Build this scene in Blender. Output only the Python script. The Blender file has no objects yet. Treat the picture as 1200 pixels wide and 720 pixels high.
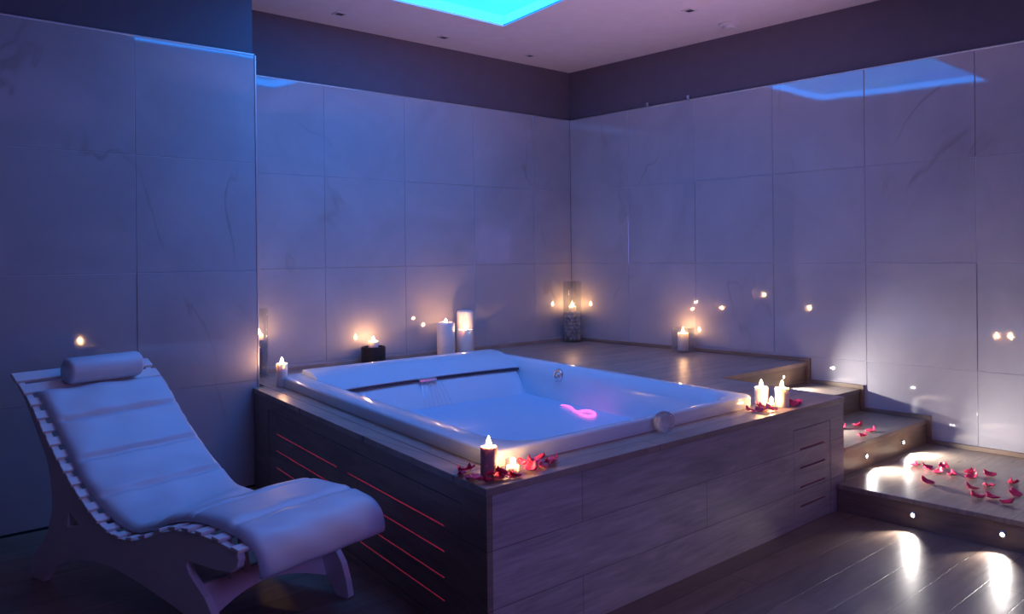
import bpy, math, random
from mathutils import Vector, Matrix
random.seed(7)
SC = bpy.context.scene
COL = SC.collection
PI = math.pi

# ------------------------------------------------------------------ camera
CAM = (-6.7357, -6.4503, 1.6728)
TH, ROLL, F, CY = 0.73592, -0.01072, 975.02, 299.41
rv = Vector((math.cos(TH), -math.sin(TH), 0)); fv = Vector((math.sin(TH), math.cos(TH), 0)); uv = Vector((0, 0, 1))
r2 = rv * math.cos(ROLL) + uv * math.sin(ROLL)
u2 = -rv * math.sin(ROLL) + uv * math.cos(ROLL)
cam = bpy.data.cameras.new('camera'); camo = bpy.data.objects.new('camera', cam); COL.objects.link(camo)
m = Matrix((r2, u2, -fv)).transposed().to_4x4(); m.translation = Vector(CAM)
camo.matrix_world = m
cam.sensor_fit = 'HORIZONTAL'; cam.sensor_width = 36; cam.lens = F * 36 / 1200
cam.shift_y = -(360 - CY) / 1200
cam.clip_start = 0.05
SC.camera = camo

# ------------------------------------------------------------------ world, exposure, large lights
SC.view_settings.view_transform = 'Standard'; SC.view_settings.look = 'None'
SC.view_settings.exposure = 0.0; SC.view_settings.gamma = 1.0
SC.view_settings.use_curve_mapping = False
w = bpy.data.worlds.new('room_ambient'); SC.world = w; w.use_nodes = True
bg = w.node_tree.nodes['Background']
bg.inputs[0].default_value = (0.45, 0.30, 0.65, 1); bg.inputs[1].default_value = 0.012

def lamp(name, kind, loc, energy, color, target=None, parent=None, **kw):
    l = bpy.data.lights.new(name, kind); l.energy = energy; l.color = color
    for k_, v in kw.items(): setattr(l, k_, v)
    o = bpy.data.objects.new(name, l); COL.objects.link(o)
    o.location = loc
    if target is not None:
        o.rotation_euler = (Vector(target) - Vector(loc)).to_track_quat('-Z', 'Y').to_euler()
    if parent is not None:
        o.parent = parent; o.location = Vector(loc) - parent.location
    return o
# unseen violet mood lamp of the rest of the room, behind the camera to the right
lamp('mood_lamp', 'POINT', (-4.95, -7.0, 1.9), 78, (0.28, 0.22, 1.0), shadow_soft_size=0.45)
lamp('ceiling_fill', 'SPOT', (-2.7, -5.7, 0.06), 520, (1.0, 0.58, 0.95), target=(-2.0, -2.7, 3.7), spot_size=math.radians(58), spot_blend=1.0, shadow_soft_size=0.15)  # unseen floor spot, added to wash the ceiling with pink fill
COVE_RAD = 5.6

# ------------------------------------------------------------------ plan
D = 0.7228                       # deck height
YB = -3.8622                     # front face of the platform
K = 0.15271                      # the platform is skewed in plan
U0, U1 = -4.5462, -1.4790        # its left and right sides
Z1, Z2, Z3 = 0.176, 0.360, 0.541 # tread heights
Y2, Y3, Y4 = -3.808, -3.283, -2.815
X1 = -1.588                      # riser of the lowest step
YP, XP = -0.6446, -4.018         # partition face and end
ZC = 3.711
ROWS = [0.0, 0.772, 1.580, 2.372, 3.168]
def sh(u, y, z): return (u + K * (y - YB), y, z)

# ------------------------------------------------------------------ materials
def new_mat(name):
    mt = bpy.data.materials.new(name); mt.use_nodes = True
    nt = mt.node_tree; return mt, nt, nt.nodes['Principled BSDF']
def N(nt, t, **kw):
    n = nt.nodes.new(t)
    for k_, v in kw.items():
        if k_ in n.inputs: n.inputs[k_].default_value = v
        else: setattr(n, k_, v)
    return n
def L(nt, a, b): nt.links.new(a, b)
def ramp(nt, stops, fac=None):
    r = N(nt, 'ShaderNodeValToRGB'); e = r.color_ramp.elements
    while len(e) < len(stops): e.new(0.5)
    for i, (p, c) in enumerate(stops): e[i].position = p; e[i].color = (*c, 1) if len(c) == 3 else c
    if fac is not None: L(nt, fac, r.inputs[0])
    return r
def simple(name, col, rough=0.5, metal=0.0, spec=0.5, noise=0.0, scale=8.0, bump=0.0):
    mt, nt, b = new_mat(name)
    b.inputs['Roughness'].default_value = rough; b.inputs['Metallic'].default_value = metal
    b.inputs['Specular IOR Level'].default_value = spec
    tc = N(nt, 'ShaderNodeTexCoord'); n = N(nt, 'ShaderNodeTexNoise', Scale=scale, Detail=4.0)
    L(nt, tc.outputs['Object'], n.inputs['Vector'])
    a = tuple(max(0, c * (1 - noise)) for c in col); d = tuple(min(1, c * (1 + noise)) for c in col)
    r = ramp(nt, [(0.3, a), (0.7, d)], n.outputs['Fac']); L(nt, r.outputs[0], b.inputs['Base Color'])
    if bump:
        bp = N(nt, 'ShaderNodeBump', Strength=bump, Distance=0.01); L(nt, n.outputs['Fac'], bp.inputs['Height']); L(nt, bp.outputs[0], b.inputs['Normal'])
    return mt
def emit(name, col, s):
    mt, nt, b = new_mat(name); nt.nodes.remove(b)
    e = N(nt, 'ShaderNodeEmission'); e.inputs[0].default_value = (*col, 1); e.inputs[1].default_value = s
    L(nt, e.outputs[0], nt.nodes['Material Output'].inputs[0]); return mt
def wood(name, axes, length, width, c1, c2, rough=0.35, off=(0, 0), mortar=0.0025, bumpk=0.10):
    """planks along axes[0], stacked along axes[1]"""
    mt, nt, b = new_mat(name)
    tc = N(nt, 'ShaderNodeTexCoord'); sp = N(nt, 'ShaderNodeSeparateXYZ'); L(nt, tc.outputs['Object'], sp.inputs[0])
    cb = N(nt, 'ShaderNodeCombineXYZ'); L(nt, sp.outputs[axes[0]], cb.inputs[0]); L(nt, sp.outputs[axes[1]], cb.inputs[1])
    ad = N(nt, 'ShaderNodeVectorMath', operation='ADD'); ad.inputs[1].default_value = (off[0], off[1], 0); L(nt, cb.outputs[0], ad.inputs[0])
    br = N(nt, 'ShaderNodeTexBrick', offset=0.37); L(nt, ad.outputs[0], br.inputs['Vector'])
    for k_, v in (('Scale', 1.0), ('Mortar Size', mortar), ('Mortar Smooth', 0.3), ('Brick Width', length), ('Row Height', width), ('Bias', 0.0)):
        br.inputs[k_].default_value = v
    br.inputs['Color1'].default_value = (*c1, 1); br.inputs['Color2'].default_value = (*c2, 1)
    br.inputs['Mortar'].default_value = (*[c * 0.35 for c in c1], 1)
    mp = N(nt, 'ShaderNodeMapping'); mp.inputs['Scale'].default_value = (1.6, 26, 1); L(nt, ad.outputs[0], mp.inputs[0])
    n = N(nt, 'ShaderNodeTexNoise', Scale=2.2, Detail=7.0, Roughness=0.62, Distortion=0.6); L(nt, mp.outputs[0], n.inputs['Vector'])
    mp2 = N(nt, 'ShaderNodeMapping'); mp2.inputs['Scale'].default_value = (0.9, 5, 1); L(nt, ad.outputs[0], mp2.inputs[0])
    n2 = N(nt, 'ShaderNodeTexNoise', Scale=2.0, Detail=4.0, Distortion=1.5); L(nt, mp2.outputs[0], n2.inputs['Vector'])
    g = ramp(nt, [(0.25, (0.76, 0.74, 0.73)), (0.75, (1.12, 1.12, 1.12))], n.outputs['Fac'])
    g2 = ramp(nt, [(0.3, (0.78, 0.77, 0.76)), (0.7, (1.15, 1.14, 1.12))], n2.outputs['Fac'])
    mx = N(nt, 'ShaderNodeMix', data_type='RGBA', blend_type='MULTIPLY'); mx.inputs[0].default_value = 1
    L(nt, br.outputs['Color'], mx.inputs[6]); L(nt, g.outputs[0], mx.inputs[7])
    mx2 = N(nt, 'ShaderNodeMix', data_type='RGBA', blend_type='MULTIPLY'); mx2.inputs[0].default_value = 1
    L(nt, mx.outputs[2], mx2.inputs[6]); L(nt, g2.outputs[0], mx2.inputs[7])
    L(nt, mx2.outputs[2], b.inputs['Base Color'])
    rr = ramp(nt, [(0.2, (rough * 0.8,) * 3), (0.8, (rough * 1.25,) * 3)], n.outputs['Fac']); L(nt, rr.outputs[0], b.inputs['Roughness'])
    bp = N(nt, 'ShaderNodeBump', Strength=bumpk, Distance=0.004); L(nt, n.outputs['Fac'], bp.inputs['Height'])
    bp2 = N(nt, 'ShaderNodeBump', Strength=0.6, Distance=0.003, invert=True); L(nt, br.outputs['Fac'], bp2.inputs['Height']); L(nt, bp.outputs[0], bp2.inputs['Normal'])
    L(nt, bp2.outputs[0], b.inputs['Normal'])
    return mt
def marble():
    mt, nt, b = new_mat('polished_onyx_tile')
    tc = N(nt, 'ShaderNodeTexCoord')
    n = N(nt, 'ShaderNodeTexNoise', Scale=1.1, Detail=6.0, Roughness=0.6, Distortion=0.8); L(nt, tc.outputs['Object'], n.inputs['Vector'])
    base = ramp(nt, [(0.25, (0.40, 0.38, 0.40)), (0.5, (0.47, 0.45, 0.47)), (0.8, (0.54, 0.52, 0.54))], n.outputs['Fac'])
    # veins: narrow band of a distorted noise
    mp = N(nt, 'ShaderNodeMapping'); mp.inputs['Rotation'].default_value = (0.4, 0.5, 0.3); mp.inputs['Scale'].default_value = (1, 1, 0.55); L(nt, tc.outputs['Object'], mp.inputs[0])
    v = N(nt, 'ShaderNodeTexNoise', Scale=0.45, Detail=5.0, Roughness=0.5, Distortion=0.5); L(nt, mp.outputs[0], v.inputs['Vector'])
    vr = ramp(nt, [(0.4955, (0, 0, 0)), (0.499, (1, 1, 1)), (0.501, (1, 1, 1)), (0.507, (0, 0, 0))], v.outputs['Fac'])
    n3 = N(nt, 'ShaderNodeTexNoise', Scale=1.7, Detail=2.0); L(nt, tc.outputs['Object'], n3.inputs['Vector'])
    msk = ramp(nt, [(0.46, (0, 0, 0)), (0.66, (0.55, 0.55, 0.55))], n3.outputs['Fac'])
    mm = N(nt, 'ShaderNodeMath', operation='MULTIPLY'); L(nt, vr.outputs[0], mm.inputs[0]); L(nt, msk.outputs[0], mm.inputs[1])
    mx = N(nt, 'ShaderNodeMix', data_type='RGBA'); L(nt, mm.outputs[0], mx.inputs[0]); L(nt, base.outputs[0], mx.inputs[6]); mx.inputs[7].default_value = (0.30, 0.25, 0.22, 1)
    L(nt, mx.outputs[2], b.inputs['Base Color'])
    b.inputs['Roughness'].default_value = 0.045; b.inputs['Specular IOR Level'].default_value = 0.75
    n4 = N(nt, 'ShaderNodeTexNoise', Scale=1.6, Detail=2.0); L(nt, tc.outputs['Object'], n4.inputs['Vector'])
    bp = N(nt, 'ShaderNodeBump', Strength=0.05, Distance=0.02); L(nt, n4.outputs['Fac'], bp.inputs['Height']); L(nt, bp.outputs[0], b.inputs['Normal'])
    return mt
def thin_glass(name, tint=(0.93, 0.95, 0.96), base=0.05):
    mt, nt, b = new_mat(name); nt.nodes.remove(b)
    t = N(nt, 'ShaderNodeBsdfTransparent'); t.inputs[0].default_value = (*tint, 1)
    g = N(nt, 'ShaderNodeBsdfGlossy'); g.inputs['Roughness'].default_value = 0.04; g.inputs[0].default_value = (1, 1, 1, 1)
    lw = N(nt, 'ShaderNodeLayerWeight'); lw.inputs[0].default_value = 0.35
    ml = N(nt, 'ShaderNodeMath', operation='MULTIPLY_ADD'); L(nt, lw.outputs['Facing'], ml.inputs[0]); ml.inputs[1].default_value = 0.55; ml.inputs[2].default_value = base
    mx = N(nt, 'ShaderNodeMixShader'); L(nt, ml.outputs[0], mx.inputs[0]); L(nt, t.outputs[0], mx.inputs[1]); L(nt, g.outputs[0], mx.inputs[2])
    L(nt, mx.outputs[0], nt.nodes['Material Output'].inputs[0]); return mt
def wax(name, col, sss=0.45):
    mt = simple(name, col, 0.45, noise=0.05, scale=20)
    b = mt.node_tree.nodes['Principled BSDF']
    b.inputs['Subsurface Weight'].default_value = sss; b.inputs['Subsurface Radius'].default_value = (1.0, 0.88, 0.74); b.inputs['Subsurface Scale'].default_value = 0.032
    return mt

OAK1, OAK2 = (0.46, 0.35, 0.29), (0.37, 0.28, 0.235)
M = dict(
    tile=marble(),
    paint=simple('taupe_paint', (0.145, 0.12, 0.15), 0.7, noise=0.04),
    ceil=simple('ceiling_plaster', (0.72, 0.68, 0.68), 0.8, noise=0.03),
    grout=simple('grout', (0.60, 0.58, 0.60), 0.6),
    floor=wood('floor_boards', (0, 1), 2.2, 0.19, (0.27, 0.195, 0.155), (0.21, 0.15, 0.12), 0.36),
    deck=wood('deck_boards', (0, 1), 1.9, 0.16, OAK1, OAK2, 0.36),
    deck_side=wood('deck_side_boards', (1, 0), 1.3, 0.15, OAK1, OAK2, 0.36),
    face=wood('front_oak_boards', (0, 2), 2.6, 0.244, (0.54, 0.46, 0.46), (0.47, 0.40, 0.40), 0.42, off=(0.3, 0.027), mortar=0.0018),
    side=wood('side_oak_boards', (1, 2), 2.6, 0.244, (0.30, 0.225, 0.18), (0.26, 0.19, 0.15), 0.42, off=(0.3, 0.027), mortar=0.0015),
    tread=wood('tread_oak', (0, 1), 2.4, 0.55, (0.36, 0.29, 0.23), (0.33, 0.26, 0.21), 0.30, off=(0.1, 0.13), mortar=0.001),
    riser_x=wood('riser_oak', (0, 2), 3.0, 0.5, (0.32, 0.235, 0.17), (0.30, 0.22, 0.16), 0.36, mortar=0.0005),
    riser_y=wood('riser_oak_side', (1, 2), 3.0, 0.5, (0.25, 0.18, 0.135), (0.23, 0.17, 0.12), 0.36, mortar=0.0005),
    trim=wood('skirting_oak', (1, 2), 3.0, 0.5, (0.30, 0.21, 0.15), (0.28, 0.20, 0.14), 0.4, mortar=0.0005),
    dark=simple('dark_cavity', (0.012, 0.010, 0.010), 0.9),
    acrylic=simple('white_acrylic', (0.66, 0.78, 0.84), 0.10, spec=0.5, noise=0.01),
    satin=simple('satin_edge_metal', (0.80, 0.81, 0.83), 0.38, metal=1.0),
    chrome=simple('chrome', (0.75, 0.76, 0.78), 0.12, metal=1.0),
    steel=simple('brushed_steel', (0.55, 0.55, 0.57), 0.3, metal=1.0),
    lip=simple('dark_lip', (0.05, 0.055, 0.075), 0.3, metal=0.3),
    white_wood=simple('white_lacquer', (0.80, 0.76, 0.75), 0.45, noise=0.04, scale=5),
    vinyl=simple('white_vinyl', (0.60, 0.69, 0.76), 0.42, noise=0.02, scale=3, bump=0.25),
    wax=wax('white_wax', (0.86, 0.80, 0.74)),
    wax_dark=wax('brown_wax', (0.42, 0.29, 0.27), 0.3),
    wick=simple('charred_wick', (0.02, 0.018, 0.015), 0.9),
    holder=simple('dark_stone', (0.03, 0.026, 0.026), 0.55, noise=0.3, scale=40, bump=0.3),
    pebble=simple('grey_pebbles', (0.50, 0.49, 0.50), 0.4, noise=0.35, scale=12),
    glass=thin_glass('clear_glass'),
    bead=thin_glass('bead_glass', (0.86, 0.86, 0.88), 0.18),
    petal=simple('rose_petal', (0.90, 0.05, 0.13), 0.5, noise=0.2, scale=30),
    spray=thin_glass('water_spray', (0.97, 0.98, 0.99), 0.02),
    flame=emit('flame', (1.0, 0.50, 0.20), 430),
    led=emit('white_led', (1.0, 0.95, 0.95), 60),
    red=emit('red_led_strip', (1.0, 0.05, 0.20), 3.4),
    pink=emit('pink_reflection_glow', (1.0, 0.10, 0.45), 3.0),  # emission standing for a pink reflection on the bath water
    plastic=simple('white_plastic', (0.65, 0.63, 0.63), 0.5),
)
def crystal():
    mt, nt, b = new_mat('bubbled_crystal')
    b.inputs['Base Color'].default_value = (0.95, 0.95, 0.97, 1); b.inputs['Roughness'].default_value = 0.03
    b.inputs['Transmission Weight'].default_value = 1.0; b.inputs['IOR'].default_value = 1.45
    tc = N(nt, 'ShaderNodeTexCoord'); v = N(nt, 'ShaderNodeTexVoronoi', Scale=110.0); L(nt, tc.outputs['Object'], v.inputs['Vector'])
    bp = N(nt, 'ShaderNodeBump', Strength=0.9, Distance=0.006); L(nt, v.outputs['Distance'], bp.inputs['Height']); L(nt, bp.outputs[0], b.inputs['Normal'])
    return mt
M['crystal'] = crystal()
def water():
    mt, nt, b = new_mat('bath_water')
    b.inputs['Base Color'].default_value = (0.50, 0.66, 0.80, 1); b.inputs['Roughness'].default_value = 0.30; b.inputs['IOR'].default_value = 1.33
    tc = N(nt, 'ShaderNodeTexCoord'); n = N(nt, 'ShaderNodeTexNoise', Scale=4.0, Detail=3.0, Distortion=0.5); L(nt, tc.outputs['Object'], n.inputs['Vector'])
    bp = N(nt, 'ShaderNodeBump', Strength=0.25, Distance=0.02); L(nt, n.outputs['Fac'], bp.inputs['Height']); L(nt, bp.outputs[0], b.inputs['Normal'])
    return mt
M['water'] = water()
def cove_panel():
    mt, nt, b = new_mat('cove_light_panel'); nt.nodes.remove(b)
    e = N(nt, 'ShaderNodeEmission'); e.inputs[1].default_value = COVE_RAD
    tc = N(nt, 'ShaderNodeTexCoord'); n = N(nt, 'ShaderNodeTexNoise', Scale=1.3, Detail=2.0, Distortion=0.8); L(nt, tc.outputs['Object'], n.inputs['Vector'])
    r = ramp(nt, [(0.3, (0.01, 0.20, 1.0)), (0.7, (0.02, 0.31, 1.0))], n.outputs['Fac']); L(nt, r.outputs[0], e.inputs[0])
    L(nt, e.outputs[0], nt.nodes['Material Output'].inputs[0]); return mt
M['cove'] = cove_panel()

# ------------------------------------------------------------------ mesh building
class MB:
    def __init__(s): s.v = []; s.f = []
    def add(s, vs, fs):
        o = len(s.v); s.v += [tuple(x) for x in vs]; s.f += [tuple(i + o for i in f) for f in fs]; return s
    def hexa(s, lo, hi):
        return s.add(list(lo) + list(hi), [(3, 2, 1, 0), (4, 5, 6, 7), (0, 1, 5, 4), (1, 2, 6, 5), (2, 3, 7, 6), (3, 0, 4, 7)])
    def box(s, x0, x1, y0, y1, z0, z1, fn=None):
        fn = fn or (lambda x, y, z: (x, y, z))
        q = [(x0, y0), (x1, y0), (x1, y1), (x0, y1)]
        return s.hexa([fn(x, y, z0) for x, y in q], [fn(x, y, z1) for x, y in q])
    def prism(s, pts, a, b, fn):
        """polygon pts (p,q) extruded from a to b; fn(p,q,t) -> xyz"""
        n = len(pts)
        vs = [fn(p, q, a) for p, q in pts] + [fn(p, q, b) for p, q in pts]
        fs = [tuple(range(n))[::-1], tuple(range(n, 2 * n))] + [(i, (i + 1) % n, n + (i + 1) % n, n + i) for i in range(n)]
        return s.add(vs, fs)
    def lathe(s, prof, n=32, c=(0, 0, 0)):
        vs = []; fs = []; m_ = len(prof)
        for i in range(n):
            a = 2 * PI * i / n
            for r, z in prof: vs.append((c[0] + r * math.cos(a), c[1] + r * math.sin(a), c[2] + z))
        for i in range(n):
            j = (i + 1) % n
            for k_ in range(m_ - 1): fs.append((i * m_ + k_, j * m_ + k_, j * m_ + k_ + 1, i * m_ + k_ + 1))
        s.add(vs, fs)
        o = len(s.v) - len(vs)
        for k_, rev in ((0, True), (m_ - 1, False)):
            if prof[k_][0] > 1e-6:
                f = tuple(o + i * m_ + k_ for i in range(n)); s.f.append(f[::-1] if rev else f)
        return s
    def loft(s, loops, cap0=True, cap1=True):
        n = len(loops[0]); vs = [p for l in loops for p in l]; fs = []
        for k_ in range(len(loops) - 1):
            for i in range(n):
                j = (i + 1) % n; fs.append((k_ * n + i, k_ * n + j, (k_ + 1) * n + j, (k_ + 1) * n + i))
        if cap0: fs.append(tuple(range(n))[::-1])
        if cap1: fs.append(tuple(range((len(loops) - 1) * n, len(loops) * n)))
        return s.add(vs, fs)
    def tube(s, pts, rad, n=8):
        pts = [Vector(p) for p in pts]; loops = []
        for i, p in enumerate(pts):
            t = (pts[min(i + 1, len(pts) - 1)] - pts[max(i - 1, 0)]).normalized()
            a = t.orthogonal().normalized() if abs(t.z) > 0.9 else t.cross(Vector((0, 0, 1))).normalized()
            b = t.cross(a); r = rad[i] if isinstance(rad, (list, tuple)) else rad
            loops.append([p + (a * math.cos(2 * PI * j / n) + b * math.sin(2 * PI * j / n)) * r for j in range(n)])
        return s.loft(loops)
    def build(s, name, mat, parent=None, smooth=False, bevel=0.0, seg=2, sub=0, angle=40):
        me = bpy.data.meshes.new(name)
        off = Vector((0, 0, 0))
        if parent is not None:
            q = parent
            while q is not None: off += q.location; q = q.parent
        me.from_pydata([Vector(v) - off for v in s.v], [], s.f); me.validate()
        import bmesh
        bm = bmesh.new(); bm.from_mesh(me); bmesh.ops.remove_doubles(bm, verts=bm.verts, dist=1e-6); bmesh.ops.recalc_face_normals(bm, faces=bm.faces); bm.to_mesh(me); bm.free()
        o = bpy.data.objects.new(name, me); COL.objects.link(o); me.materials.append(mat)
        if parent is not None: o.parent = parent
        if smooth:
            for p in me.polygons: p.use_smooth = True
            try: me.set_sharp_from_angle(angle=math.radians(angle))
            except Exception: pass
        if bevel:
            bv = o.modifiers.new('bevel', 'BEVEL'); bv.width = bevel; bv.segments = seg; bv.limit_method = 'ANGLE'; bv.angle_limit = math.radians(35)
        if sub:
            ss = o.modifiers.new('sub', 'SUBSURF'); ss.levels = sub; ss.render_levels = sub
        return o
def thing(name, label, cat, loc=(0, 0, 0), group=None):
    o = bpy.data.objects.new(name, None); COL.objects.link(o); o.location = loc; o.empty_display_size = 0.1
    o['label'] = label; o['category'] = cat
    if group: o['group'] = group
    return o
def tag(o, label, cat, group=None):
    o['label'] = label; o['category'] = cat
    if group: o['group'] = group
    return o
def struct(o): o['kind'] = 'structure'; return o

# ------------------------------------------------------------------ room shell
b = MB().box(-10.5, 0.12, -9.0, 0.12, -0.12, 0.0); struct(b.build('floor', M['floor']))
# ceiling slab with the sheared cove opening
CU0, CU1, CY0, CY1 = -4.36, -2.256, -2.92, -0.93
b = MB()
b.hexa([(-10.5, -9, ZC), (0.12, -9, ZC), (0.12, CY0, ZC), (-10.5, CY0, ZC)], [(-10.5, -9, ZC + .1), (0.12, -9, ZC + .1), (0.12, CY0, ZC + .1), (-10.5, CY0, ZC + .1)])
b.box(-10.5, 0.12, CY1, 0.12, ZC, ZC + .1)
for lo, hi, e0, e1 in ((-10.5, None, None, CU0), (None, 0.12, CU1, None)):
    q0 = [(lo if lo is not None else sh(e0, CY0, 0)[0], CY0), (hi if hi is not None else sh(e1, CY0, 0)[0], CY0),
          (hi if hi is not None else sh(e1, CY1, 0)[0], CY1), (lo if lo is not None else sh(e0, CY1, 0)[0], CY1)]
    b.hexa([(x, y, ZC) for x, y in q0], [(x, y, ZC + .1) for x, y in q0])
struct(b.build('ceiling', M['ceil']))

def tiles(mb, ucuts, zcuts, fn, seed, gap=0.0014, th=0.02):
    rd = random.Random(seed)
    for i in range(len(ucuts) - 1):
        for j in range(len(zcuts) - 1):
            a0, a1, c0, c1 = ucuts[i] + gap, ucuts[i + 1] - gap, zcuts[j] + gap, zcuts[j + 1] - gap
            d = rd.uniform(-0.0022, 0.0022); tx = rd.uniform(-.0016, .0016); tz = rd.uniform(-.0016, .0016)
            am, cm = (a0 + a1) / 2, (c0 + c1) / 2
            f = lambda a, c: d + tx * (a - am) + tz * (c - cm)
            q = [(a0, c0), (a1, c0), (a1, c1), (a0, c1)]
            mb.hexa([fn(a, c, th) for a, c in q], [fn(a, c, f(a, c)) for a, c in q])
# wall objects: painted masonry behind, tiles 2 cm proud of it as children? - one wall each, tiles are surface pattern
def wall(name, masonry, ucuts, fn, seed):
    o = masonry.build(name, M['paint']); struct(o)
    t = MB(); tiles(t, ucuts, ROWS, fn, seed)
    g = MB(); a0, a1 = ucuts[0], ucuts[-1]; q = [(a0, 0), (a1, 0), (a1, ROWS[-1] - .004), (a0, ROWS[-1] - .004)]
    g.hexa([fn(a, c, .02) for a, c in q], [fn(a, c, .0045) for a, c in q]).build('grout', M['grout'], o)
    tl = t.build('tile_cladding', M['tile'], o, bevel=0.0025, seg=1)
    return o
xs = [-5.62, -4.77, -3.928, -3.085, -2.242, -1.402, -0.572, 0.0]
wall('wall_back', MB().box(-6.0, 0.12, 0.022, 0.12, 0, ZC), xs, lambda a, c, t: (a, t, c), 1)
ys = [-8.36, -7.52, -6.69, -5.85, -5.013, -4.176, -3.338, -2.501, -1.664, -0.827, 0.0]
wall('wall_right', MB().box(0.022, 0.12, -9.0, 0.022, 0, ZC), ys, lambda a, c, t: (t, a, c), 2)
xs = [-10.2, -9.1, -8.25, -7.4, -6.56, -5.71, -4.864, XP]
wall('wall_left', MB().box(-10.3, XP - 0.004, YP + 0.022, YP + 0.14, 0, ZC), xs, lambda a, c, t: (a, YP + t, c), 3)
# metal edge profile on the free end of the partition
e = MB().box(XP, XP + 0.014, YP - 0.004, YP + 0.145, 0.0, ROWS[-1])
struct(e.build('trim_1', M['satin'], bevel=0.006, seg=4))
# metal beads added to catch the cove light as bright tile-top lines
def cap(name, p0, p1, r=.0075):
    struct(MB().tube([p0, p1], r, 14).build(name, M['satin'], smooth=True, angle=60))
cap('trim_2', (-4.2, .004, ROWS[-1] + .002), (-.004, .004, ROWS[-1] + .002))
cap('trim_3', (.004, -8.4, ROWS[-1] + .002), (.004, -.004, ROWS[-1] + .002))
cap('trim_4', (-10.2, YP + .004, ROWS[-1] + .002), (XP, YP + .004, ROWS[-1] + .002))

# skirting of the raised deck and, stepping down, of the stair
e = MB().box(-4.02, 0.0, -0.018, -0.0025, D, D + 0.032)
struct(e.build('baseboard_back', M['deck'], bevel=0.002, seg=1))
S = 0.034
path = [(-0.02, D + S), (Y4 - S, D + S), (Y4 - S, Z3 + S), (Y3 - S, Z3 + S), (Y3 - S, Z2 + S), (Y2 - S, Z2 + S), (Y2 - S, Z1 + S), (-7.0, Z1 + S),
        (-7.0, Z1), (Y2, Z1), (Y2, Z2), (Y3, Z2), (Y3, Z3), (Y4, Z3), (Y4, D), (-0.02, D)]
e = MB().prism(path, -0.020, -0.0025, lambda p, q, t: (t, p, q))
struct(e.build('baseboard_right', M['trim'], bevel=0.002, seg=1))
e = MB().box(-10.2, XP, YP - 0.016, YP - 0.003, 0.0, 0.012)
struct(e.build('baseboard_left', M['dark']))

# ------------------------------------------------------------------ ceiling cove light and small fittings
cv = thing('cove_light', 'large recessed ceiling light glowing cyan blue above the bathtub', 'ceiling light', sh(-3.3, -2.0, ZC))
H = 0.13; T = 0.02
b = MB()
for (a0, a1, c0, c1) in ((CU0 - T, CU1 + T, CY0 - T, CY0), (CU0 - T, CU1 + T, CY1, CY1 + T), (CU0 - T, CU0, CY0, CY1), (CU1, CU1 + T, CY0, CY1)):
    b.box(a0, a1, c0, c1, ZC + 0.002, ZC + H, sh)
b.build('recess', M['ceil'], cv)
MB().box(CU0, CU1, CY0, CY1, ZC + H - .03, ZC + H, sh).build('light_panel', M['cove'], cv)
M['strip'] = emit('blue_led_strip', (0.01, 0.24, 1.0), 12)
for (a0, a1, c0, c1) in ((CU0 + .01, CU1 - .01, CY0, CY0 + .012), (CU0 + .01, CU1 - .01, CY1 - .012, CY1), (CU0, CU0 + .012, CY0 + .02, CY1 - .02), (CU1 - .012, CU1, CY0 + .02, CY1 - .02)):
    MB().box(a0, a1, c0, c1, ZC + .020, ZC + .090, sh).build('led_strip', M['strip'], cv)

def downlight(x, y, label):
    t = thing('recessed_spotlight', label, 'ceiling light', (x, y, ZC), 'small square spotlights in the ceiling')
    o = MB(); s_, i_ = 0.05, 0.034
    for (a0, a1, c0, c1) in ((-s_, s_, -s_, -i_), (-s_, s_, i_, s_), (-s_, -i_, -i_, i_), (i_, s_, -i_, i_)):
        o.box(x + a0, x + a1, y + c0, y + c1, ZC - 0.008, ZC)
    o.build('frame', M['plastic'], t, bevel=0.002, seg=1)
    MB().box(x - i_, x + i_, y - i_, y + i_, ZC - 0.004, ZC).build('lens', M['lip'], t)
downlight(-3.116, -0.338, 'small unlit square ceiling spot nearest the tiled partition')
downlight(-1.994, -0.301, 'small unlit square ceiling spot in front of the lit cove corner')
downlight(-0.886, -0.296, 'small unlit square ceiling spot nearest the room corner')
downlight(-0.938, -2.297, 'small unlit square ceiling spot beside the round smoke detector')
t = thing('smoke_detector', 'round white smoke detector on the ceiling near the right wall', 'smoke detector', (-0.33, -2.29, ZC))
MB().lathe([(0.0, 0), (0.10, 0), (0.10, -0.018), (0.085, -0.026), (0.0, -0.026)], 40, (-0.33, -2.29, ZC)).build('base', M['plastic'], t, smooth=True)
MB().lathe([(0.0, -0.0262), (0.062, -0.0262), (0.058, -0.050), (0.0, -0.054)], 40, (-0.33, -2.29, ZC)).build('sensor_cover', M['plastic'], t, smooth=True)
for y, lb in ((-1.10, 'small metal wall clip on the tile edge nearer the room corner'), (-1.60, 'small metal wall clip on the tile edge farther from the room corner')):
    t = thing('wall_clip', lb, 'wall clip', (0.0, y, ROWS[-1]), 'metal clips on top of the tiles')
    MB().box(-0.012, 0.022, y - 0.02, y + 0.02, ROWS[-1], ROWS[-1] + 0.012).build('bracket', M['steel'], t, bevel=0.003)
    MB().lathe([(0, 0), (0.018, 0), (0.022, 0.015), (0.018, 0.034), (0, 0.038)], 16, (-0.002, y, ROWS[-1] + 0.012)).build('knob', M['steel'], t, smooth=True)

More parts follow.
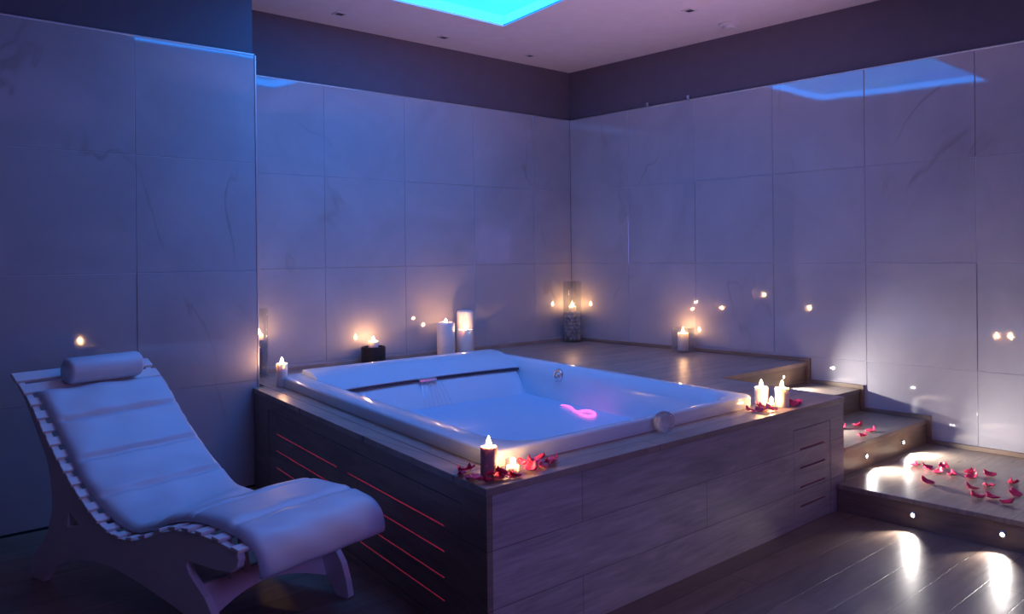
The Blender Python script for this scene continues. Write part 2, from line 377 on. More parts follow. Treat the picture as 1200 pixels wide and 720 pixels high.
# ------------------------------------------------------------------ platform around the tub
TU0, TU1, TY0, TY1 = -4.36, -2.235, -3.645, -0.68
pf = thing('tub_platform', 'raised oak platform with wooden deck built around the white whirlpool bathtub', 'platform', sh(-3.0, -2.0, 0))
DT = 0.032
ov = 0.006
iu0, iu1, iy0, iy1 = TU0 + .05, TU1 - .05, TY0 + .05, TY1 - .05
b = MB()
b.box(U0 - ov, U1 + ov, YB - ov, iy0, D - DT, D, sh)              # front strip
b.box(iu1, U1 + ov, iy0, Y4, D - DT, D, sh)                        # right strip beside the tub
b.hexa([sh(iu1, Y4, D - DT), (-0.001, Y4 - ov, D - DT), (-0.001, -0.001, D - DT), sh(iu1, -0.001, D - DT)],
       [sh(iu1, Y4, D), (-0.001, Y4 - ov, D), (-0.001, -0.001, D), sh(iu1, -0.001, D)])
b.box(iu0, iu1, iy1, -0.001, D - DT, D, sh)                        # behind the tub
b.build('deck', M['deck'], pf, bevel=0.002, seg=1)
b = MB(); b.box(U0 + .10, iu0, iy0, -0.001, D - DT, D, sh); b.build('side_deck', M['deck_side'], pf)
b = MB(); b.box(U0 - ov, U0 + .097, iy0, YP - .006, D - DT, D, sh); b.build('edge_board', M['deck_side'], pf, bevel=0.002, seg=1)
zt = D - DT
# front face with an access door
du0, du1, dz1 = -2.115 + 0.0, -1.665, 0.592
b = MB()
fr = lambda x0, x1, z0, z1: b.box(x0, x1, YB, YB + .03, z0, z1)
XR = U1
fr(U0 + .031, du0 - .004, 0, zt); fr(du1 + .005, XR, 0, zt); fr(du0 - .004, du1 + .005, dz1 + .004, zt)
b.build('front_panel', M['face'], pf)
MB().box(du0 - .02, du1 + .02, YB + .031, YB + .04, 0, zt).build('door_cavity', M['dark'], pf)
dr = MB(); zs = [0.002]
for zc in (0.1215, 0.238, 0.3555, 0.469): zs += [zc - .006, zc + .006]
zs += [dz1]
sx0, sx1 = -2.040, -1.732
for i in range(0, len(zs) - 1):
    if i % 2 == 0: dr.box(du0, du1, YB + .001, YB + .012, zs[i], zs[i + 1])
    else:
        dr.box(du0, sx0, YB + .001, YB + .012, zs[i], zs[i + 1]); dr.box(sx1, du1, YB + .001, YB + .012, zs[i], zs[i + 1])
ad = dr.build('access_door', M['face'], pf); ad['label'] = 'slotted access door'
MB().box(sx0 - .01, sx1 + .01, YB + .0125, YB + .0305, 0.10, 0.49).build('slot_backing', simple('painted_red_glow', (0.45, 0.05, 0.10), 0.7), ad)  # red light inside the slots, painted as the backing's colour
# right side, hidden, closing the box beside the stair
b = MB(); b.box(U1 - .03, U1, YB + .03, Y4, 0, zt, sh); b.build('stair_side_panel', M['side'], pf)
# left face: frame and a slotted panel with red light behind
py0, py1, pz0, pz1 = -3.655, -1.005, 0.045, 0.610
b = MB()
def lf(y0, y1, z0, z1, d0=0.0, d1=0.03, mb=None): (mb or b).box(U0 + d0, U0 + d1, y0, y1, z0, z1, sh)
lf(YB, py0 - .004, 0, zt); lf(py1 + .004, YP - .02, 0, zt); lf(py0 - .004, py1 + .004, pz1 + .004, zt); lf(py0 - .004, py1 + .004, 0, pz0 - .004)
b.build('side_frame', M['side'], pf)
sp = MB(); SL = 0.0031
cols = ((-3.50, -2.40), (-2.245, -1.165))
zs = [pz0]
for zc in (0.140, 0.243, 0.360, 0.474): zs += [zc - SL, zc + SL]
zs += [pz1]
for i in range(len(zs) - 1):
    if i % 2 == 0: lf(py0, py1, zs[i], zs[i + 1], .002, .02, sp)
    else:
        for y0, y1 in ((py0, cols[0][0]), (cols[0][1], cols[1][0]), (cols[1][1], py1)): lf(y0, y1, zs[i], zs[i + 1], .002, .02, sp)
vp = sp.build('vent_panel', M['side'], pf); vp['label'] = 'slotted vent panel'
b = MB(); lf(py0 - .03, py1 + .03, 0.02, zt - .01, .032, .036, b); b.build('panel_cavity', M['dark'], pf)
for zc in (0.140, 0.243, 0.360, 0.474):
    for y0, y1 in cols:
        b = MB(); lf(y0 - .005, y1 + .005, zc - .009, zc + .009, .0205, .024, b); b.build('red_light_strip', M['red'], vp)

# ------------------------------------------------------------------ stair
stp = thing('wooden_stair', 'oak stair of three steps rising beside the platform along the right wall', 'stairs', (-0.8, -4.2, 0))
RT = 0.03
def xr(y): return U1 + K * (y - YB) + .006
b = MB().box(X1 - .006, -0.004, -7.0, YB - .008, Z1 - RT, Z1).hexa([(xr(YB), YB - .008, Z1 - RT), (-.004, YB - .008, Z1 - RT), (-.004, Y2 + .02, Z1 - RT), (xr(Y2), Y2 + .02, Z1 - RT)],
     [(xr(YB), YB - .008, Z1), (-.004, YB - .008, Z1), (-.004, Y2 + .02, Z1), (xr(Y2), Y2 + .02, Z1)])
b.build('lowest_tread', M['tread'], stp, bevel=0.003, seg=1)
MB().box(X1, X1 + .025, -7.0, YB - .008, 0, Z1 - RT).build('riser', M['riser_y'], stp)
for (ya, yb_, za, zb) in ((Y2, Y3, Z1, Z2), (Y3, Y4, Z2, Z3)):
    def q(z_, y0, y1): return [(xr(y0), y0, z_), (-.004, y0, z_), (-.004, y1, z_), (xr(y1), y1, z_)]
    MB().hexa(q(zb - RT, ya - .005, yb_ + .02), q(zb, ya - .005, yb_ + .02)).build('tread', M['tread'], stp, bevel=0.003, seg=1)
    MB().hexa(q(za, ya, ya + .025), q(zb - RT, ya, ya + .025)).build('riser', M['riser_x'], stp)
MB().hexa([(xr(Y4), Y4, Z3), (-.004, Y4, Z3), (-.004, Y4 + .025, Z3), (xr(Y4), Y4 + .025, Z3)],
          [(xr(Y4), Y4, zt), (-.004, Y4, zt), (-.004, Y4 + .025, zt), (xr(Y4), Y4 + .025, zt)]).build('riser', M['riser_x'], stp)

LED_W = 16.0
def step_light(x, y, z, d, label, energy=LED_W * 2.5, cone=145, tilt=-0.08):
    """small round LED spot in a riser; d = outward direction"""
    d = Vector(d); t = thing('step_light', label, 'step light', (x, y, z), 'round step lights in the risers')
    a = Vector((0, 0, 1)); s_ = d.cross(a)
    def ring(r, h): return [Vector((x, y, z)) + (a * math.cos(2 * PI * i / 24) + s_ * math.sin(2 * PI * i / 24)) * r + d * h for i in range(24)]
    MB().loft([ring(.020, .0), ring(.020, .004), ring(.017, .007), ring(.0105, .007), ring(.0105, .001)], False, False).build('bezel', M['steel'], t, smooth=True)
    MB().loft([ring(.0104, .0005), ring(.0104, .004), ring(.006, .006)], False, True).build('lens', M['led'], t, smooth=True)
    p = Vector((x, y, z)) + d * 0.03
    lamp('spot', 'SPOT', p, energy, (1.0, 0.93, 0.88), target=p + d + Vector((0, 0, tilt)), parent=t, spot_size=math.radians(cone), spot_blend=1.0, shadow_soft_size=0.008)
for y, lb in ((-4.344, 'bright step light in the lowest riser nearest the platform'), (-4.831, 'bright step light in the lowest riser at the right edge of the photo'), (-5.32, 'bright step light in the lowest riser nearest the viewer')):
    if y > -5.2: step_light(X1, y, 0.080, (-1, 0, 0), lb, LED_W, 78, -0.3)
for x, lb in ((-1.045, 'step light in the second riser nearer the bathtub'), (-0.447, 'step light in the second riser nearer the wall')): step_light(x, Y2, 0.252, (0, -1, 0), lb)
step_light(-0.97, Y3, 0.44, (0, -1, 0), 'step light in the third riser hidden behind the platform edge')
step_light(-0.404, Y4, 0.632, (0, -1, 0), 'step light in the topmost riser above the pale pillar candles')

# ------------------------------------------------------------------ whirlpool tub
def rrect(u0, u1, y0, y1, r, n=9):
    pts = []
    for cx, cy, a0 in ((u1 - r, y1 - r, 0), (u0 + r, y1 - r, PI / 2), (u0 + r, y0 + r, PI), (u1 - r, y0 + r, 1.5 * PI)):
        for i in range(n): a = a0 + PI / 2 * i / (n - 1); pts.append((cx + r * math.cos(a), cy + r * math.sin(a)))
    return pts
def loop(u0, u1, y0, y1, r, z): return [sh(a, c, z) for a, c in rrect(u0, u1, y0, y1, r)]
ZR = D + 0.074
tub = thing('whirlpool_bathtub', 'large white acrylic whirlpool bathtub set into the oak platform', 'bathtub', sh(-3.3, -2.1, D))
JU0, JU1, JY0, JY1 = TU0 + .19, TU1 - .095, TY0 + .085, TY1 - .08
lo = [loop(TU0, TU1, TY0, TY1, .05, D + .001), loop(TU0 - .002, TU1 + .002, TY0 - .002, TY1 + .002, .05, D + .060),
      loop(TU0 + .005, TU1 - .005, TY0 + .005, TY1 - .003, .05, D + .070), loop(TU0 + .013, TU1 - .013, TY0 + .013, TY1 - .013, .045, ZR),
      loop(JU0 - .03, JU1 + .025, JY0 - .03, JY1 + .02, .24, ZR - .004), loop(JU0, JU1, JY0, JY1, .26, ZR - .022),
      loop(JU0 + .025, JU1 - .02, JY0 + .03, JY1 - .02, .27, ZR - .10), loop(JU0 + .05, JU1 - .05, JY0 + .08, JY1 - .04, .28, D - .25),
      loop(JU0 + .10, JU1 - .10, JY0 + .14, JY1 - .1, .25, D - .45), loop(JU0 + .22, JU1 - .22, JY0 + .26, JY1 - .22, .2, D - .53)]
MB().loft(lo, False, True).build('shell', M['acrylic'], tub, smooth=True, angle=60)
# raised headrest ledge across the back with an overhanging lip
UC, HW = (JU0 + JU1) / 2, (JU1 - JU0) / 2
def arc(u): return 0.07 * (1 - ((u - UC) / HW) ** 2)
nseg = 24
HU0, HU1 = JU0 - .02, JU1 - .012
prof = [(-0.735, ZR - .01), (-0.740, ZR + .012), (-0.765, ZR + .036), (-0.95, ZR + .030), (-1.06, ZR + .0), (-1.215, D + .012), (-1.235, D + .0), (-1.225, D - .012), (-1.18, D - .018), (-0.80, D - .02)]
loops = []
for i in range(nseg + 1):
    uu = HU0 + (HU1 - HU0) * i / nseg
    loops.append([sh(uu, y + (arc(uu) if y < -1.0 else 0), z) for y, z in prof])
MB().loft(loops).build('headrest_ledge', M['acrylic'], tub, smooth=True, bevel=0.006)
lipp = [(-1.228, D - .010), (-1.243, D - .006), (-1.244, D - .020), (-1.230, D - .024), (-1.15, D - .024), (-1.15, D - .010)]
MB().loft([[sh(HU0 + .05 + (HU1 - .06 - HU0) * i / nseg, y + arc(HU0 + (HU1 - HU0) * i / nseg), z) for y, z in lipp] for i in range(nseg + 1)]).build('overhanging_lip', M['lip'], tub)
bp = []
for i in range(15):
    t_ = i / 14; z_ = D - .0245 - t_ * .41; bp.append((-1.228 - 0.20 * math.sin(min(1, t_ * 1.25) * PI / 2), z_))
bp += [(-0.9, D - .4345), (-0.9, D - .0245)]
BU0, BU1 = JU0 - .01, JU1 - .034
def br_loop(uu, dy=0): return [sh(uu, y + (arc(uu) if y < -1.0 else 0) + (dy if y < -1.0 else 0), z) for y, z in bp]
lps = [br_loop(BU0)] + [br_loop(BU0 + (BU1 - BU0) * i / nseg) for i in range(1, nseg)] + [br_loop(BU1 - .012), br_loop(BU1 - .002, .010), br_loop(BU1, .03)]
MB().loft(lps).build('backrest', M['acrylic'], tub, smooth=True, angle=50)
# waterfall spout in the middle of the lip
su = UC - .03
yS = -1.25 + arc(su)
MB().box(su - .085, su + .085, yS - .022, yS + .03, D - .028, D - .006, sh).build('waterfall_spout', M['chrome'], tub, bevel=0.004)
# jet on the right inside wall
jc = Vector((-2.036, -1.795, 0.714)); nrm = Vector((-1, 0.15, 0.22)).normalized(); ja = nrm.orthogonal().normalized(); jb = nrm.cross(ja)
def jr(r, h): return [jc + (ja * math.cos(2 * PI * i / 28) + jb * math.sin(2 * PI * i / 28)) * r + nrm * h for i in range(28)]
jet = MB().loft([jr(.052, -.02), jr(.052, .006), jr(.046, .014), jr(.034, .014), jr(.030, .004)], False, True).build('massage_jet', M['chrome'], tub, smooth=True)
MB().loft([jr(.020, .002), jr(.020, .014), jr(.012, .022)], False, True).build('nozzle', M['steel'], jet, smooth=True)
# water
ZW = D - 0.205
wm = MB()
wl = rrect(JU0 + .040, JU1 - .036, JY0 + .058, JY1 - .03, .27)
n_ = len(wl); cu, cy_ = (JU0 + JU1) / 2, (JY0 + JY1) / 2
rings = []
for s_ in (1.0, .8, .6, .4, .2):
    rings.append([sh(cu + (a - cu) * s_, cy_ + (c - cy_) * s_, ZW) for a, c in wl])
wt = [sh(a, c, ZW - .05) for a, c in wl]
o = wm.loft([wt] + rings, True, True).build('bath_water', M['water'], None, smooth=True, angle=60)
tag(o, 'milky blue bath water filling the whirlpool bathtub', 'water')
# thin streams falling from the spout
sm = MB()
for i, dx in enumerate((-.075, -.05, -.025, .0, .02, .045, .07)):
    pts = []
    for j in range(12):
        q_ = j / 11; pts.append(sh(su + dx * (1 + .8 * q_), yS - .024 - .17 * q_, D - .018 - (D - .018 - ZW + .004) * q_ ** 1.8))
    sm.tube(pts, [.006 - .003 * j / 11 for j in range(12)], 6)
o = sm.build('falling_water', M['spray'], None, smooth=True)
tag(o, 'thin clear streams falling from the waterfall spout of the bathtub', 'water')
# pink reflection on the water, imitated by a self-glowing tube
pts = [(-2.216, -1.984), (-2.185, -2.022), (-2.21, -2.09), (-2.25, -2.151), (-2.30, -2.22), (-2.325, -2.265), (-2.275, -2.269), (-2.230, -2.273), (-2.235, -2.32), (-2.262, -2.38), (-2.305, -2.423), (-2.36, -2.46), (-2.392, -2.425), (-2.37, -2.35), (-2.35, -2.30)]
pl = MB().tube([(x, y, ZW + .008) for x, y in pts], [.003, .006, .008, .008, .007, .008, .010, .011, .011, .012, .013, .012, .010, .008, .004], 8).build('reflection_streak', M['pink'], None, smooth=True, sub=1)
tag(pl, 'curled pink glowing streak standing for a reflection on the bath water', 'reflection')

# ------------------------------------------------------------------ candles
def flame(parent, x, y, z, h=0.050, r=0.0115):
    pr = [(0.0, 0), (r * .55, h * .06), (r * .95, h * .22), (r, h * .36), (r * .72, h * .58), (r * .36, h * .80), (0.0, h)]
    MB().lathe(pr, 14, (x, y, z + .006)).build('flame', M['flame'], parent, smooth=True)
    MB().tube([(x, y, z - .004), (x + .001, y, z + .004), (x + .002, y, z + .0055)], .0016, 6).build('wick', M['wick'], parent)
def candle(x, y, z, r, h, label, mat='wax', lit=True, fh=0.050, shoulder=0.0, group=None, cat='candle'):
    t = thing('pillar_candle', label, cat, (x, y, z), group)
    s_ = shoulder
    pr = [(0, 0), (r * .97, 0), (r, .004), (r, h - .004 - s_), (r * (1 - .03), h - s_), (r * .80, h - .001 - s_ * .15), (r * .66, h - .002), (r * .45, h - .010), (0.0, h - .012)]
    MB().lathe(pr, 36, (x, y, z)).build('wax_body', M[mat], t, smooth=True, angle=50)
    if lit: flame(t, x, y, z + h - .010, fh)
    return t
candle(-3.885, -0.765, D, .041, .172, 'white lit pillar candle standing alone near the partition end')
candle(-1.975, -0.26, D, .084, .335, 'fat white pillar candle, left of the three behind the bathtub', fh=.03, shoulder=.016)
candle(-1.660, -0.16, D, .082, .425, 'tallest white pillar candle standing behind a shorter one', fh=.03, lit=False, shoulder=.018)
candle(-1.800, -0.335, D, .070, .255, 'shorter lit white pillar candle in front of the tallest candle', fh=.036)
candle(-4.412, -3.722, D, .0365, .128, 'brown lit pillar candle on the near corner of the platform', mat='wax_dark')
candle(-2.105, -3.640, D, .042, .112, 'lit white pillar candle beside the bathtub corner, left of its pair')
candle(-2.075, -3.765, D, .042, .118, 'lit white pillar candle above the access door, right of its pair')
def tealight(x, y, r, h, label, glass=True):
    t = thing('tealight_candle', label, 'candle', (x, y, D))
    if glass:
        MB().lathe([(r * .9, 0), (r, .006), (r, h), (r - .003, h), (r - .003, .008), (0, .006)], 32, (x, y, D)).build('glass_cup', M['glass'], t, smooth=True)
    rr = r - .006 if glass else r
    MB().lathe([(0, .007 if glass else 0), (rr, .007 if glass else 0), (rr, h * .55), (rr * .85, h * .55 - .002), (0, h * .55 - .006)], 28, (x, y, D)).build('wax_body', M['wax'], t, smooth=True)
    flame(t, x, y, D + h * .55 - .004, .036)
tealight(-4.312, -3.765, .034, .062, 'small glass tealight glowing between rose petals beside the brown candle')
tealight(-2.165, -3.745, .026, .060, 'tiny lit tealight in front of the pair of white candles')
# candle standing in a dark round holder
t = thing('candle_holder', 'dark round stone candle holder on the deck by the back wall', 'candle holder', (-2.70, -0.15, D))
MB().lathe([(0, 0), (.104, 0), (.107, .006), (.107, .150), (.101, .155), (.090, .155), (.088, .10), (0, .098)], 44, (-2.70, -0.15, D)).build('bowl', M['holder'], t, smooth=True)
candle(-2.70, -0.15, D + .098, .044, .105, 'short glowing candle standing in the dark round holder', fh=.046)
# glass cylinders
def cylinder(x, y, r, h, label, name='glass_vase'):
    t = thing(name, label, 'vase', (x, y, D))
    MB().lathe([(0, 0), (r * .96, 0), (r, .006), (r, h), (r - .005, h), (r - .005, .018), (0, .016)], 44, (x, y, D)).build('glass_cylinder', M['glass'], t, smooth=True)
    return t
def fill(t, x, y, r, z0, z1, rad, mat, name, seed):
    rd = random.Random(seed); mb = MB()
    z_ = z0 + rad; lay = 0
    while z_ + rad <= z1:
        for rr in ((r - rad * 1.05, r - rad * 3.1) if r > 3.2 * rad else (r - rad * 1.05,)):
            n = max(4, int(2 * PI * rr / (2.05 * rad)))
            for i in range(n):
                a = 2 * PI * (i + .5 * (lay % 2)) / n + rd.uniform(-.1, .1)
                q = rad * rd.uniform(.82, 1.0)
                mb.lathe([(0, -q), (q * .62, -q * .78), (q * .95, -q * .25), (q * .95, q * .3), (q * .6, q * .8), (0, q)], 8, (x + rr * math.cos(a), y + rr * math.sin(a), z_))
        z_ += rad * 1.75; lay += 1
    o = mb.build(name, M[mat], t, smooth=True); o['kind'] = 'stuff'; return o
vx, vy = -0.15, -0.15
t = cylinder(vx, vy, .102, .66, 'tall clear glass cylinder with pebbles and candle in the room corner')
fill(t, vx, vy, .094, .018 + D, D + .335, .022, 'pebble', 'pebbles', 3)
candle(vx, vy, D + .328, .042, .055, 'lit candle inside the pebble-filled glass in the room corner', fh=.05)
gx, gy = -0.135, -1.605
t = cylinder(gx, gy, .108, .235, 'short wide clear glass holding a candle by the right wall')
candle(gx, gy, D + .018, .052, .165, 'white lit candle inside the short wide glass by the right wall', fh=.046)
bx_, by_ = -3.765, -0.135
t = cylinder(bx_, by_, .074, .545, 'tall clear glass cylinder of beads half hidden behind the partition')
fill(t, bx_, by_, .066, .018 + D, D + .300, .013, 'bead', 'glass_beads', 5)
candle(bx_, by_, D + .292, .034, .045, 'lit candle on glass beads in the cylinder behind the partition', fh=.046)
# crystal ball
bx_, by_ = -3.178, -3.712
o = MB(); q = .057
o.lathe([(0, 0), (.024, 0), (.034, .006)] + [(q * math.sin(a), q * 1.0 - q * math.cos(a)) for a in [PI * (0.26 + .74 * i / 16) for i in range(17)]], 40, (bx_, by_, D + .0005))
o = o.build('crystal_ball', M['crystal'], None, smooth=True, angle=60); tag(o, 'bubbled clear crystal ball on the deck against the tub rim', 'glass ball')

# ------------------------------------------------------------------ rose petals
def petal_mesh(seed):
    rd = random.Random(seed); n = 7; vs = []; fs = []
    l, wd = rd.uniform(.046, .058), rd.uniform(.044, .056); curl = rd.uniform(.35, .8); tw = rd.uniform(-.5, .5)
    for i in range(n):
        t_ = i / (n - 1)
        ww = wd * (math.sin(PI * (0.10 + .80 * t_ ** .75)) ** .7) * .5
        for j in range(n):
            s_ = (j / (n - 1) * 2 - 1)
            z_ = .016 * curl * s_ * s_ * (0.4 + t_) + .012 * (t_ - .45) ** 2 * 4 * curl + tw * .009 * s_ * (t_ - .3) + rd.uniform(-.0015, .0015) + (.004 * math.sin(5 * s_) if t_ > .8 else 0)
            vs.append((l * (t_ - .5), ww * s_ * (1 - .12 * curl), z_))
    for i in range(n - 1):
        for j in range(n - 1): a = i * n + j; fs.append((a, a + 1, a + n + 1, a + n))
    zm = min(v[2] for v in vs)
    me = bpy.data.meshes.new('rose_petal'); me.from_pydata([(x, y, z_ - zm + .001) for x, y, z_ in vs], [], fs)
    for p in me.polygons: p.use_smooth = True
    me.materials.append(M['petal']); return me
PM = [petal_mesh(i) for i in range(8)]
cnt = [0]
def petal(x, y, z, label, group, tilt=0.0, s=1.0):
    o = bpy.data.objects.new('rose_petal', PM[cnt[0] % 8]); cnt[0] += 1; COL.objects.link(o)
    so = o.modifiers.new('thickness', 'SOLIDIFY'); so.thickness = .0016; so.offset = 1
    o.location = (x, y, z + abs(tilt) * .022)
    o.rotation_euler = (random.uniform(-tilt, tilt), random.uniform(-tilt, tilt), random.uniform(0, 2 * PI)); o.scale = (s, s, s)
    tag(o, label, 'rose petal', group)
G1, G2, G3, G4 = 'petals on the lowest step', 'petals on the second step', 'petals around the corner candles', 'petals around the pair of candles'
for x, y, lb in (
    (-.793, -4.039, 'red petal on the lowest step, nearest the second riser'), (-.820, -4.135, 'red petal on the lowest step, second from the second riser'),
    (-.862, -4.215, 'red petal on the lowest step touching the petal second from the riser'), (-.704, -4.191, 'upturned red petal on the lowest step, nearest the wall skirting'),
    (-.871, -4.307, 'flat red petal on the lowest step between the riser group and the double petal'), (-.745, -4.372, 'upper petal of the overlapping pair mid lowest step'),
    (-.858, -4.418, 'lower petal of the overlapping pair mid lowest step'), (-.715, -4.489, 'red petal on the lowest step right of the overlapping pair, by the wall'),
    (-1.176, -4.268, 'lone red petal casting a long shadow, nearest the second-riser light nearer the bathtub'), (-.81, -4.654, 'red petal on the lowest step farthest along the wall skirting'),
    (-.984, -4.566, 'curled red petal in the middle of the right-hand scatter on the lowest step'), (-1.071, -4.741, 'red petal on the lowest step at the right edge of the photo'),
    (-1.125, -4.52, 'thin red petal on the lowest step left of the curled middle one'), (-1.298, -4.607, 'red petal near the lowest step front edge, left of three'),
    (-1.255, -4.676, 'red petal near the lowest step front edge, middle of three'), (-1.307, -4.765, 'red petal near the lowest step front edge, right of three')):
    petal(x, y, Z1, lb, G1, .22, 1.4)
for x, y, lb in ((-.80, -3.50, 'red petal on the second step half hidden by the platform'), (-.639, -3.557, 'red petal on the second step farthest from the front edge'),
                 (-.747, -3.705, 'large red petal on the second step in the middle'), (-.958, -3.745, 'red petal on the second step at its front edge')):
    petal(x, y, Z2, lb, G2, .22, 1.45)
A = 'red rose petal heaped on the deck corner left of the brown candle'
for x, y, dz in ((-4.495, -3.64, 0), (-4.45, -3.60, 0), (-4.50, -3.72, 0), (-4.44, -3.635, .012)): petal(x, y, D + dz, A, G3, .3, 1.0)
A = 'red rose petal heaped on the deck corner before the brown candle'
for x, y, dz in ((-4.405, -3.775, .0), (-4.49, -3.80, 0), (-4.43, -3.81, 0), (-4.46, -3.79, .018), (-4.38, -3.815, 0), (-4.41, -3.80, .02), (-4.52, -3.765, .008), (-4.35, -3.825, .0)): petal(x, y, D + dz, A, G3, .35, 1.0)
A = 'red rose petal heaped right of the glass tealight at the deck corner'
for x, y, dz in ((-4.235, -3.79, 0), (-4.19, -3.745, 0), (-4.16, -3.79, 0), (-4.20, -3.77, .022), (-4.12, -3.745, .0), (-4.09, -3.78, .0), (-4.145, -3.76, .024), (-4.235, -3.74, .018), (-4.05, -3.75, 0), (-4.25, -3.81, .012)): petal(x, y, D + dz, A, G3, .4, 1.05)
A = 'red rose petal on the deck left of the tiny tealight'
for x, y, dz in ((-2.36, -3.72, 0), (-2.31, -3.75, 0), (-2.26, -3.76, 0), (-2.28, -3.73, .018), (-2.24, -3.80, 0), (-2.22, -3.72, .0), (-2.30, -3.78, .015)): petal(x, y, D + dz, A, G4, .35, 1.0)
A = 'red rose petal on the deck right of the white candle pair'
for x, y, dz in ((-2.015, -3.81, 0), (-1.975, -3.79, 0), (-1.95, -3.745, 0), (-1.985, -3.76, .016), (-1.92, -3.79, .0), (-2.03, -3.70, .0)): petal(x, y, D + dz, A, G4, .35, 1.0)

# ------------------------------------------------------------------ lounge chair
CA = math.radians(-77.3); CO = Vector((-5.67, -1.57, 0)); CW = 0.79
av = Vector((math.cos(CA), math.sin(CA), 0)); wv = Vector((-av.y, av.x, 0))
def ch(s_, h, w_): return CO + av * s_ + wv * w_ + Vector((0, 0, h))
SEAT = [(-.250, 1.040), (-.163, .985), (-.082, .925), (-.014, .862), (.047, .800), (.113, .738), (.181, .679), (.251, .621), (.324, .565), (.400, .514), (.482, .463), (.561, .421),
        (.645, .390), (.744, .374), (.856, .382), (.965, .412), (1.085, .462), (1.201, .494), (1.298, .506), (1.393, .509), (1.511, .504), (1.640, .484)]
def smooth_path(P, n):
    out = []
    for i in range(n + 1):
        t_ = i / n * (len(P) - 1); k_ = min(int(t_), len(P) - 2); f_ = t_ - k_
        p0, p1, p2, p3 = P[max(k_ - 1, 0)], P[k_], P[k_ + 1], P[min(k_ + 2, len(P) - 1)]
        out.append(tuple(0.5 * (2 * p1[d] + (p2[d] - p0[d]) * f_ + (2 * p0[d] - 5 * p1[d] + 4 * p2[d] - p3[d]) * f_ ** 2 + (3 * p1[d] - p0[d] - 3 * p2[d] + p3[d]) * f_ ** 3) for d in (0, 1)))
    return out
lc = thing('lounge_chair', 'white slatted wooden lounge chair with padded white vinyl cushion before the tiled partition', 'lounge chair', tuple(CO))
drop = 0.012
top = [(s_, h - drop) for s_, h in SEAT]
outline = top + [(1.652, .440), (1.640, .405), (1.600, .378), (1.50, .368), (1.38, .366), (1.30, .364), (1.292, .345), (1.312, .312), (1.36, .276), (1.42, .236), (1.475, .165), (1.505, .085), (1.522, .012), (1.515, 0.0), (1.43, 0.0),
        (1.405, .035), (1.36, .085), (1.30, .118), (1.20, .142), (1.10, .158), (.98, .178), (.85, .198), (.69, .212), (.54, .208), (.40, .186), (.271, .148), (.15, .098), (.07, .04), (.03, 0.0), (-.095, 0.0),
        (-.105, .03), (-.095, .085), (-.058, .140), (.02, .205), (.083, .280), (.120, .370), (.128, .450), (.115, .540), (.088, .620), (.055, .672), (.014, .725), (-.040, .795), (-.084, .852), (-.164, .945), (-.246, 1.01)]
tri = [(.300, .412), (.282, .330), (.398, .358)]
PT = 0.036
def side_panel(w0):
    import bmesh
    from mathutils.geometry import tessellate_polygon
    polys = [[Vector((p[0], p[1], 0)) for p in outline], [Vector((p[0], p[1], 0)) for p in tri[::-1]]]
    flat = [v for p in polys for v in p]; tr = tessellate_polygon(polys); n = len(flat)
    mb = MB(); vs = [ch(v.x, v.y, w0) for v in flat] + [ch(v.x, v.y, w0 + PT) for v in flat]
    fs = [tuple(t_) for t_ in tr] + [tuple(i + n for i in t_[::-1]) for t_ in tr]
    o_ = 0
    for p in polys:
        k_ = len(p); fs += [(o_ + i, o_ + (i + 1) % k_, n + o_ + (i + 1) % k_, n + o_ + i) for i in range(k_)]; o_ += k_
    mb.add(vs, fs); ob = mb.build('side_panel', M['white_wood'], lc, bevel=0.004, seg=2)
    return ob
side_panel(0.012); side_panel(CW - .012 - PT)
nS = len(SEAT)
for i, (s_, h) in enumerate(SEAT):
    a = SEAT[max(i - 1, 0)]; c = SEAT[min(i + 1, nS - 1)]
    tg = Vector((c[0] - a[0], c[1] - a[1])).normalized(); nm = Vector((-tg.y, tg.x))
    if nm.y < 0: nm = -nm
    hw = .025 if i > 1 else .036; th = .018; mb = MB()
    q = [Vector((s_, h)) + tg * (sg * hw) + nm * d_ for sg, d_ in ((-1, -drop), (1, -drop), (1, th - drop), (-1, th - drop))]
    mb.hexa([ch(p.x, p.y, 0.0) for p in q], [ch(p.x, p.y, CW) for p in q]); mb.build('slat', M['white_wood'], lc, bevel=0.004)
# arched cross board between the front legs, lower rear rail and two struts
cb = [(.05, .10), (.05, .245), (.74, .245), (.74, .10)] 
pts = [(PT + .012, .245), (PT + .012, .085)] + [(PT + .012 + (CW - 2 * PT - .024) * t_, .085 + .085 * math.sin(PI * t_)) for t_ in [i / 12 for i in range(1, 12)]] + [(CW - PT - .012, .085), (CW - PT - .012, .245)]
MB().prism(pts, 1.335, 1.360, lambda p, q, t: ch(t + (q - .1) * -.35, q, p)).build('cross_board', M['white_wood'], lc, bevel=0.003)
MB().prism([(.30, .36), (.30, .44), (.328, .44), (.328, .36)], PT + .012, CW - PT - .012, lambda p, q, t: ch(p - .06, q - .09, t)).build('cross_rail', M['white_wood'], lc, bevel=0.003)
for w_ in (0.20, 0.255):
    tl = .035 if w_ > .21 else 0
    MB().prism([(1.315, .235), (1.285, .480), (1.315, .480), (1.345, .235)], w_, w_ + .022, lambda p, q, t: ch(p, q, t + tl * (.48 - q) / .25)).build('strut', M['white_wood'], lc, bevel=0.002)

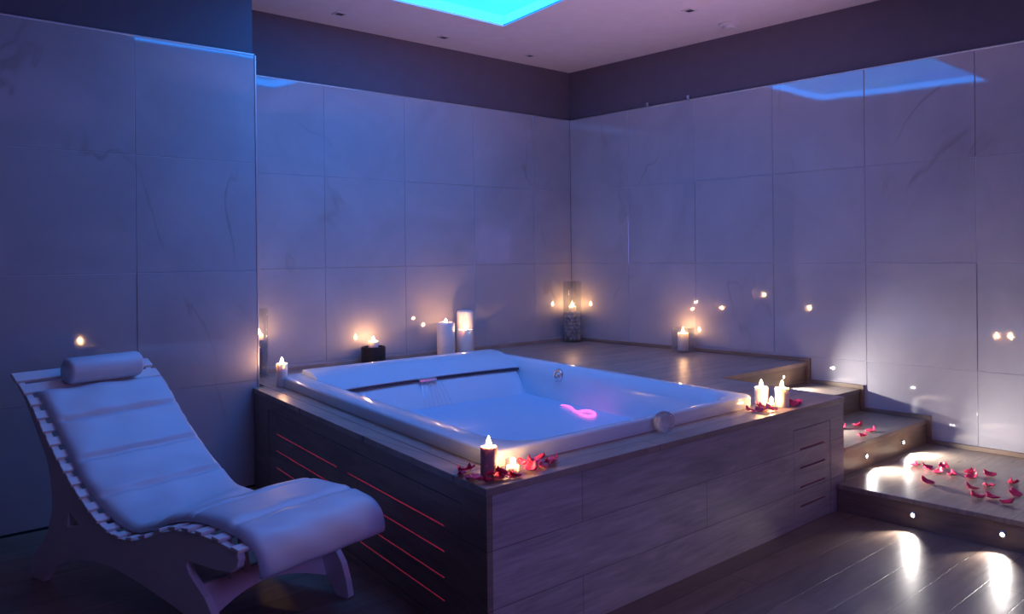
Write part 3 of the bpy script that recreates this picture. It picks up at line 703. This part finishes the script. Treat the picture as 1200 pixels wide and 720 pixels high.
# cushion: a padded sheet following the seat curve and dropping over the front
cp = [(s_, h + .010) for s_, h in SEAT[1:]]; cp[0] = (-.115, .960); cp[1] = (-.075, .930)
cp += [(1.700, .455), (1.722, .405), (1.722, .365)]
NL, NWd = 150, 36
path = smooth_path(cp, NL)
acc = [0.0]
for i in range(1, len(path)): acc.append(acc[-1] + math.hypot(path[i][0] - path[i - 1][0], path[i][1] - path[i - 1][1]))
LT = acc[-1]
seams = [.225, .50, .77, 1.585, 1.855]
CW0, CW1 = .060, .775
rd = random.Random(4)
ph = [rd.uniform(0, 6) for _ in range(8)]
topv, botv = [], []
for i, (s_, h) in enumerate(path):
    a = path[max(i - 1, 0)]; c = path[min(i + 1, NL)]
    tg = Vector((c[0] - a[0], c[1] - a[1])).normalized(); nm = Vector((-tg.y, tg.x))
    if nm.x * 0 + nm.y < 0 and s_ < 1.6: nm = -nm
    if s_ >= 1.6 and nm.x < 0 and abs(nm.x) > abs(nm.y): nm = -nm
    L_ = acc[i]
    for j in range(NWd + 1):
        t_ = j / NWd; wq = CW0 + (CW1 - CW0) * t_
        ex = 1 - abs(2 * t_ - 1) ** 14; el = max(0.0, 1 - max(0, 1 - L_ / .05) ** 3) * max(0.0, 1 - max(0, 1 - (LT - L_) / .03) ** 3)
        thk = .011 + .031 * max(ex, 0) ** .6 * el
        for sm_ in seams:
            g = math.exp(-((L_ - sm_) / .014) ** 2); lim = 1.0 if .04 < t_ < .93 else .35
            thk -= .017 * g * lim
            thk += .006 * math.exp(-((L_ - sm_) / .07) ** 2) * (1 - g)
        wr = .0035 * math.sin(14 * L_ + 9 * t_ + ph[0]) * math.sin(7 * t_ + ph[1]) + .003 * math.sin(31 * L_ - 17 * t_ + ph[2]) * math.sin(5 * L_ + ph[3])
        val = math.exp(-((L_ - 1.12) / .16) ** 2)
        wr += val * (.009 * math.sin(26 * L_ + 6 * t_ + ph[4]) * (0.4 + t_)) + .006 * math.exp(-((L_ - .08) / .06) ** 2) * math.sin(11 * t_ + ph[5])
        edge_sag = -.006 * math.exp(-(t_ / .05) ** 2)
        p = Vector((s_, h)) + nm * (thk + wr * max(ex, 0) + edge_sag * 0)
        yo = .006 * math.sin(9 * L_ + ph[6]) * (1 if t_ < .5 else -.4) * (abs(2 * t_ - 1) ** 4)
        topv.append(ch(p.x, p.y, wq + yo)); p2 = Vector((s_, h)) + nm * .002; botv.append(ch(p2.x, p2.y, wq + yo))
n1 = NWd + 1; off = len(topv); fs = []
for i in range(NL):
    for j in range(NWd):
        a = i * n1 + j; fs.append((a, a + 1, a + n1 + 1, a + n1)); fs.append((off + a, off + a + n1, off + a + n1 + 1, off + a + 1))
for i in range(NL):
    a = i * n1; fs.append((a, a + n1, off + a + n1, off + a)); a += NWd; fs.append((a, off + a, off + a + n1, a + n1))
for j in range(NWd):
    fs.append((j, off + j, off + j + 1, j + 1)); a = NL * n1 + j; fs.append((a, a + 1, off + a + 1, off + a))
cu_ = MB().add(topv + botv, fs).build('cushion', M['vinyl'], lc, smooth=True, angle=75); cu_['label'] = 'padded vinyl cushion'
# bolster pillow
pr_ = 0.074; pc = Vector((-.125, 1.058))
loops = []
for dw, rr in ((0.0, .045), (.004, .060), (.014, .070), (.03, pr_), (.24, pr_ * 1.01), (.45, pr_), (.466, .070), (.476, .060), (.480, .045)):
    loops.append([ch(pc.x + rr * math.cos(2 * PI * k_ / 28), pc.y + rr * math.sin(2 * PI * k_ / 28), .212 + dw * .9) for k_ in range(28)])
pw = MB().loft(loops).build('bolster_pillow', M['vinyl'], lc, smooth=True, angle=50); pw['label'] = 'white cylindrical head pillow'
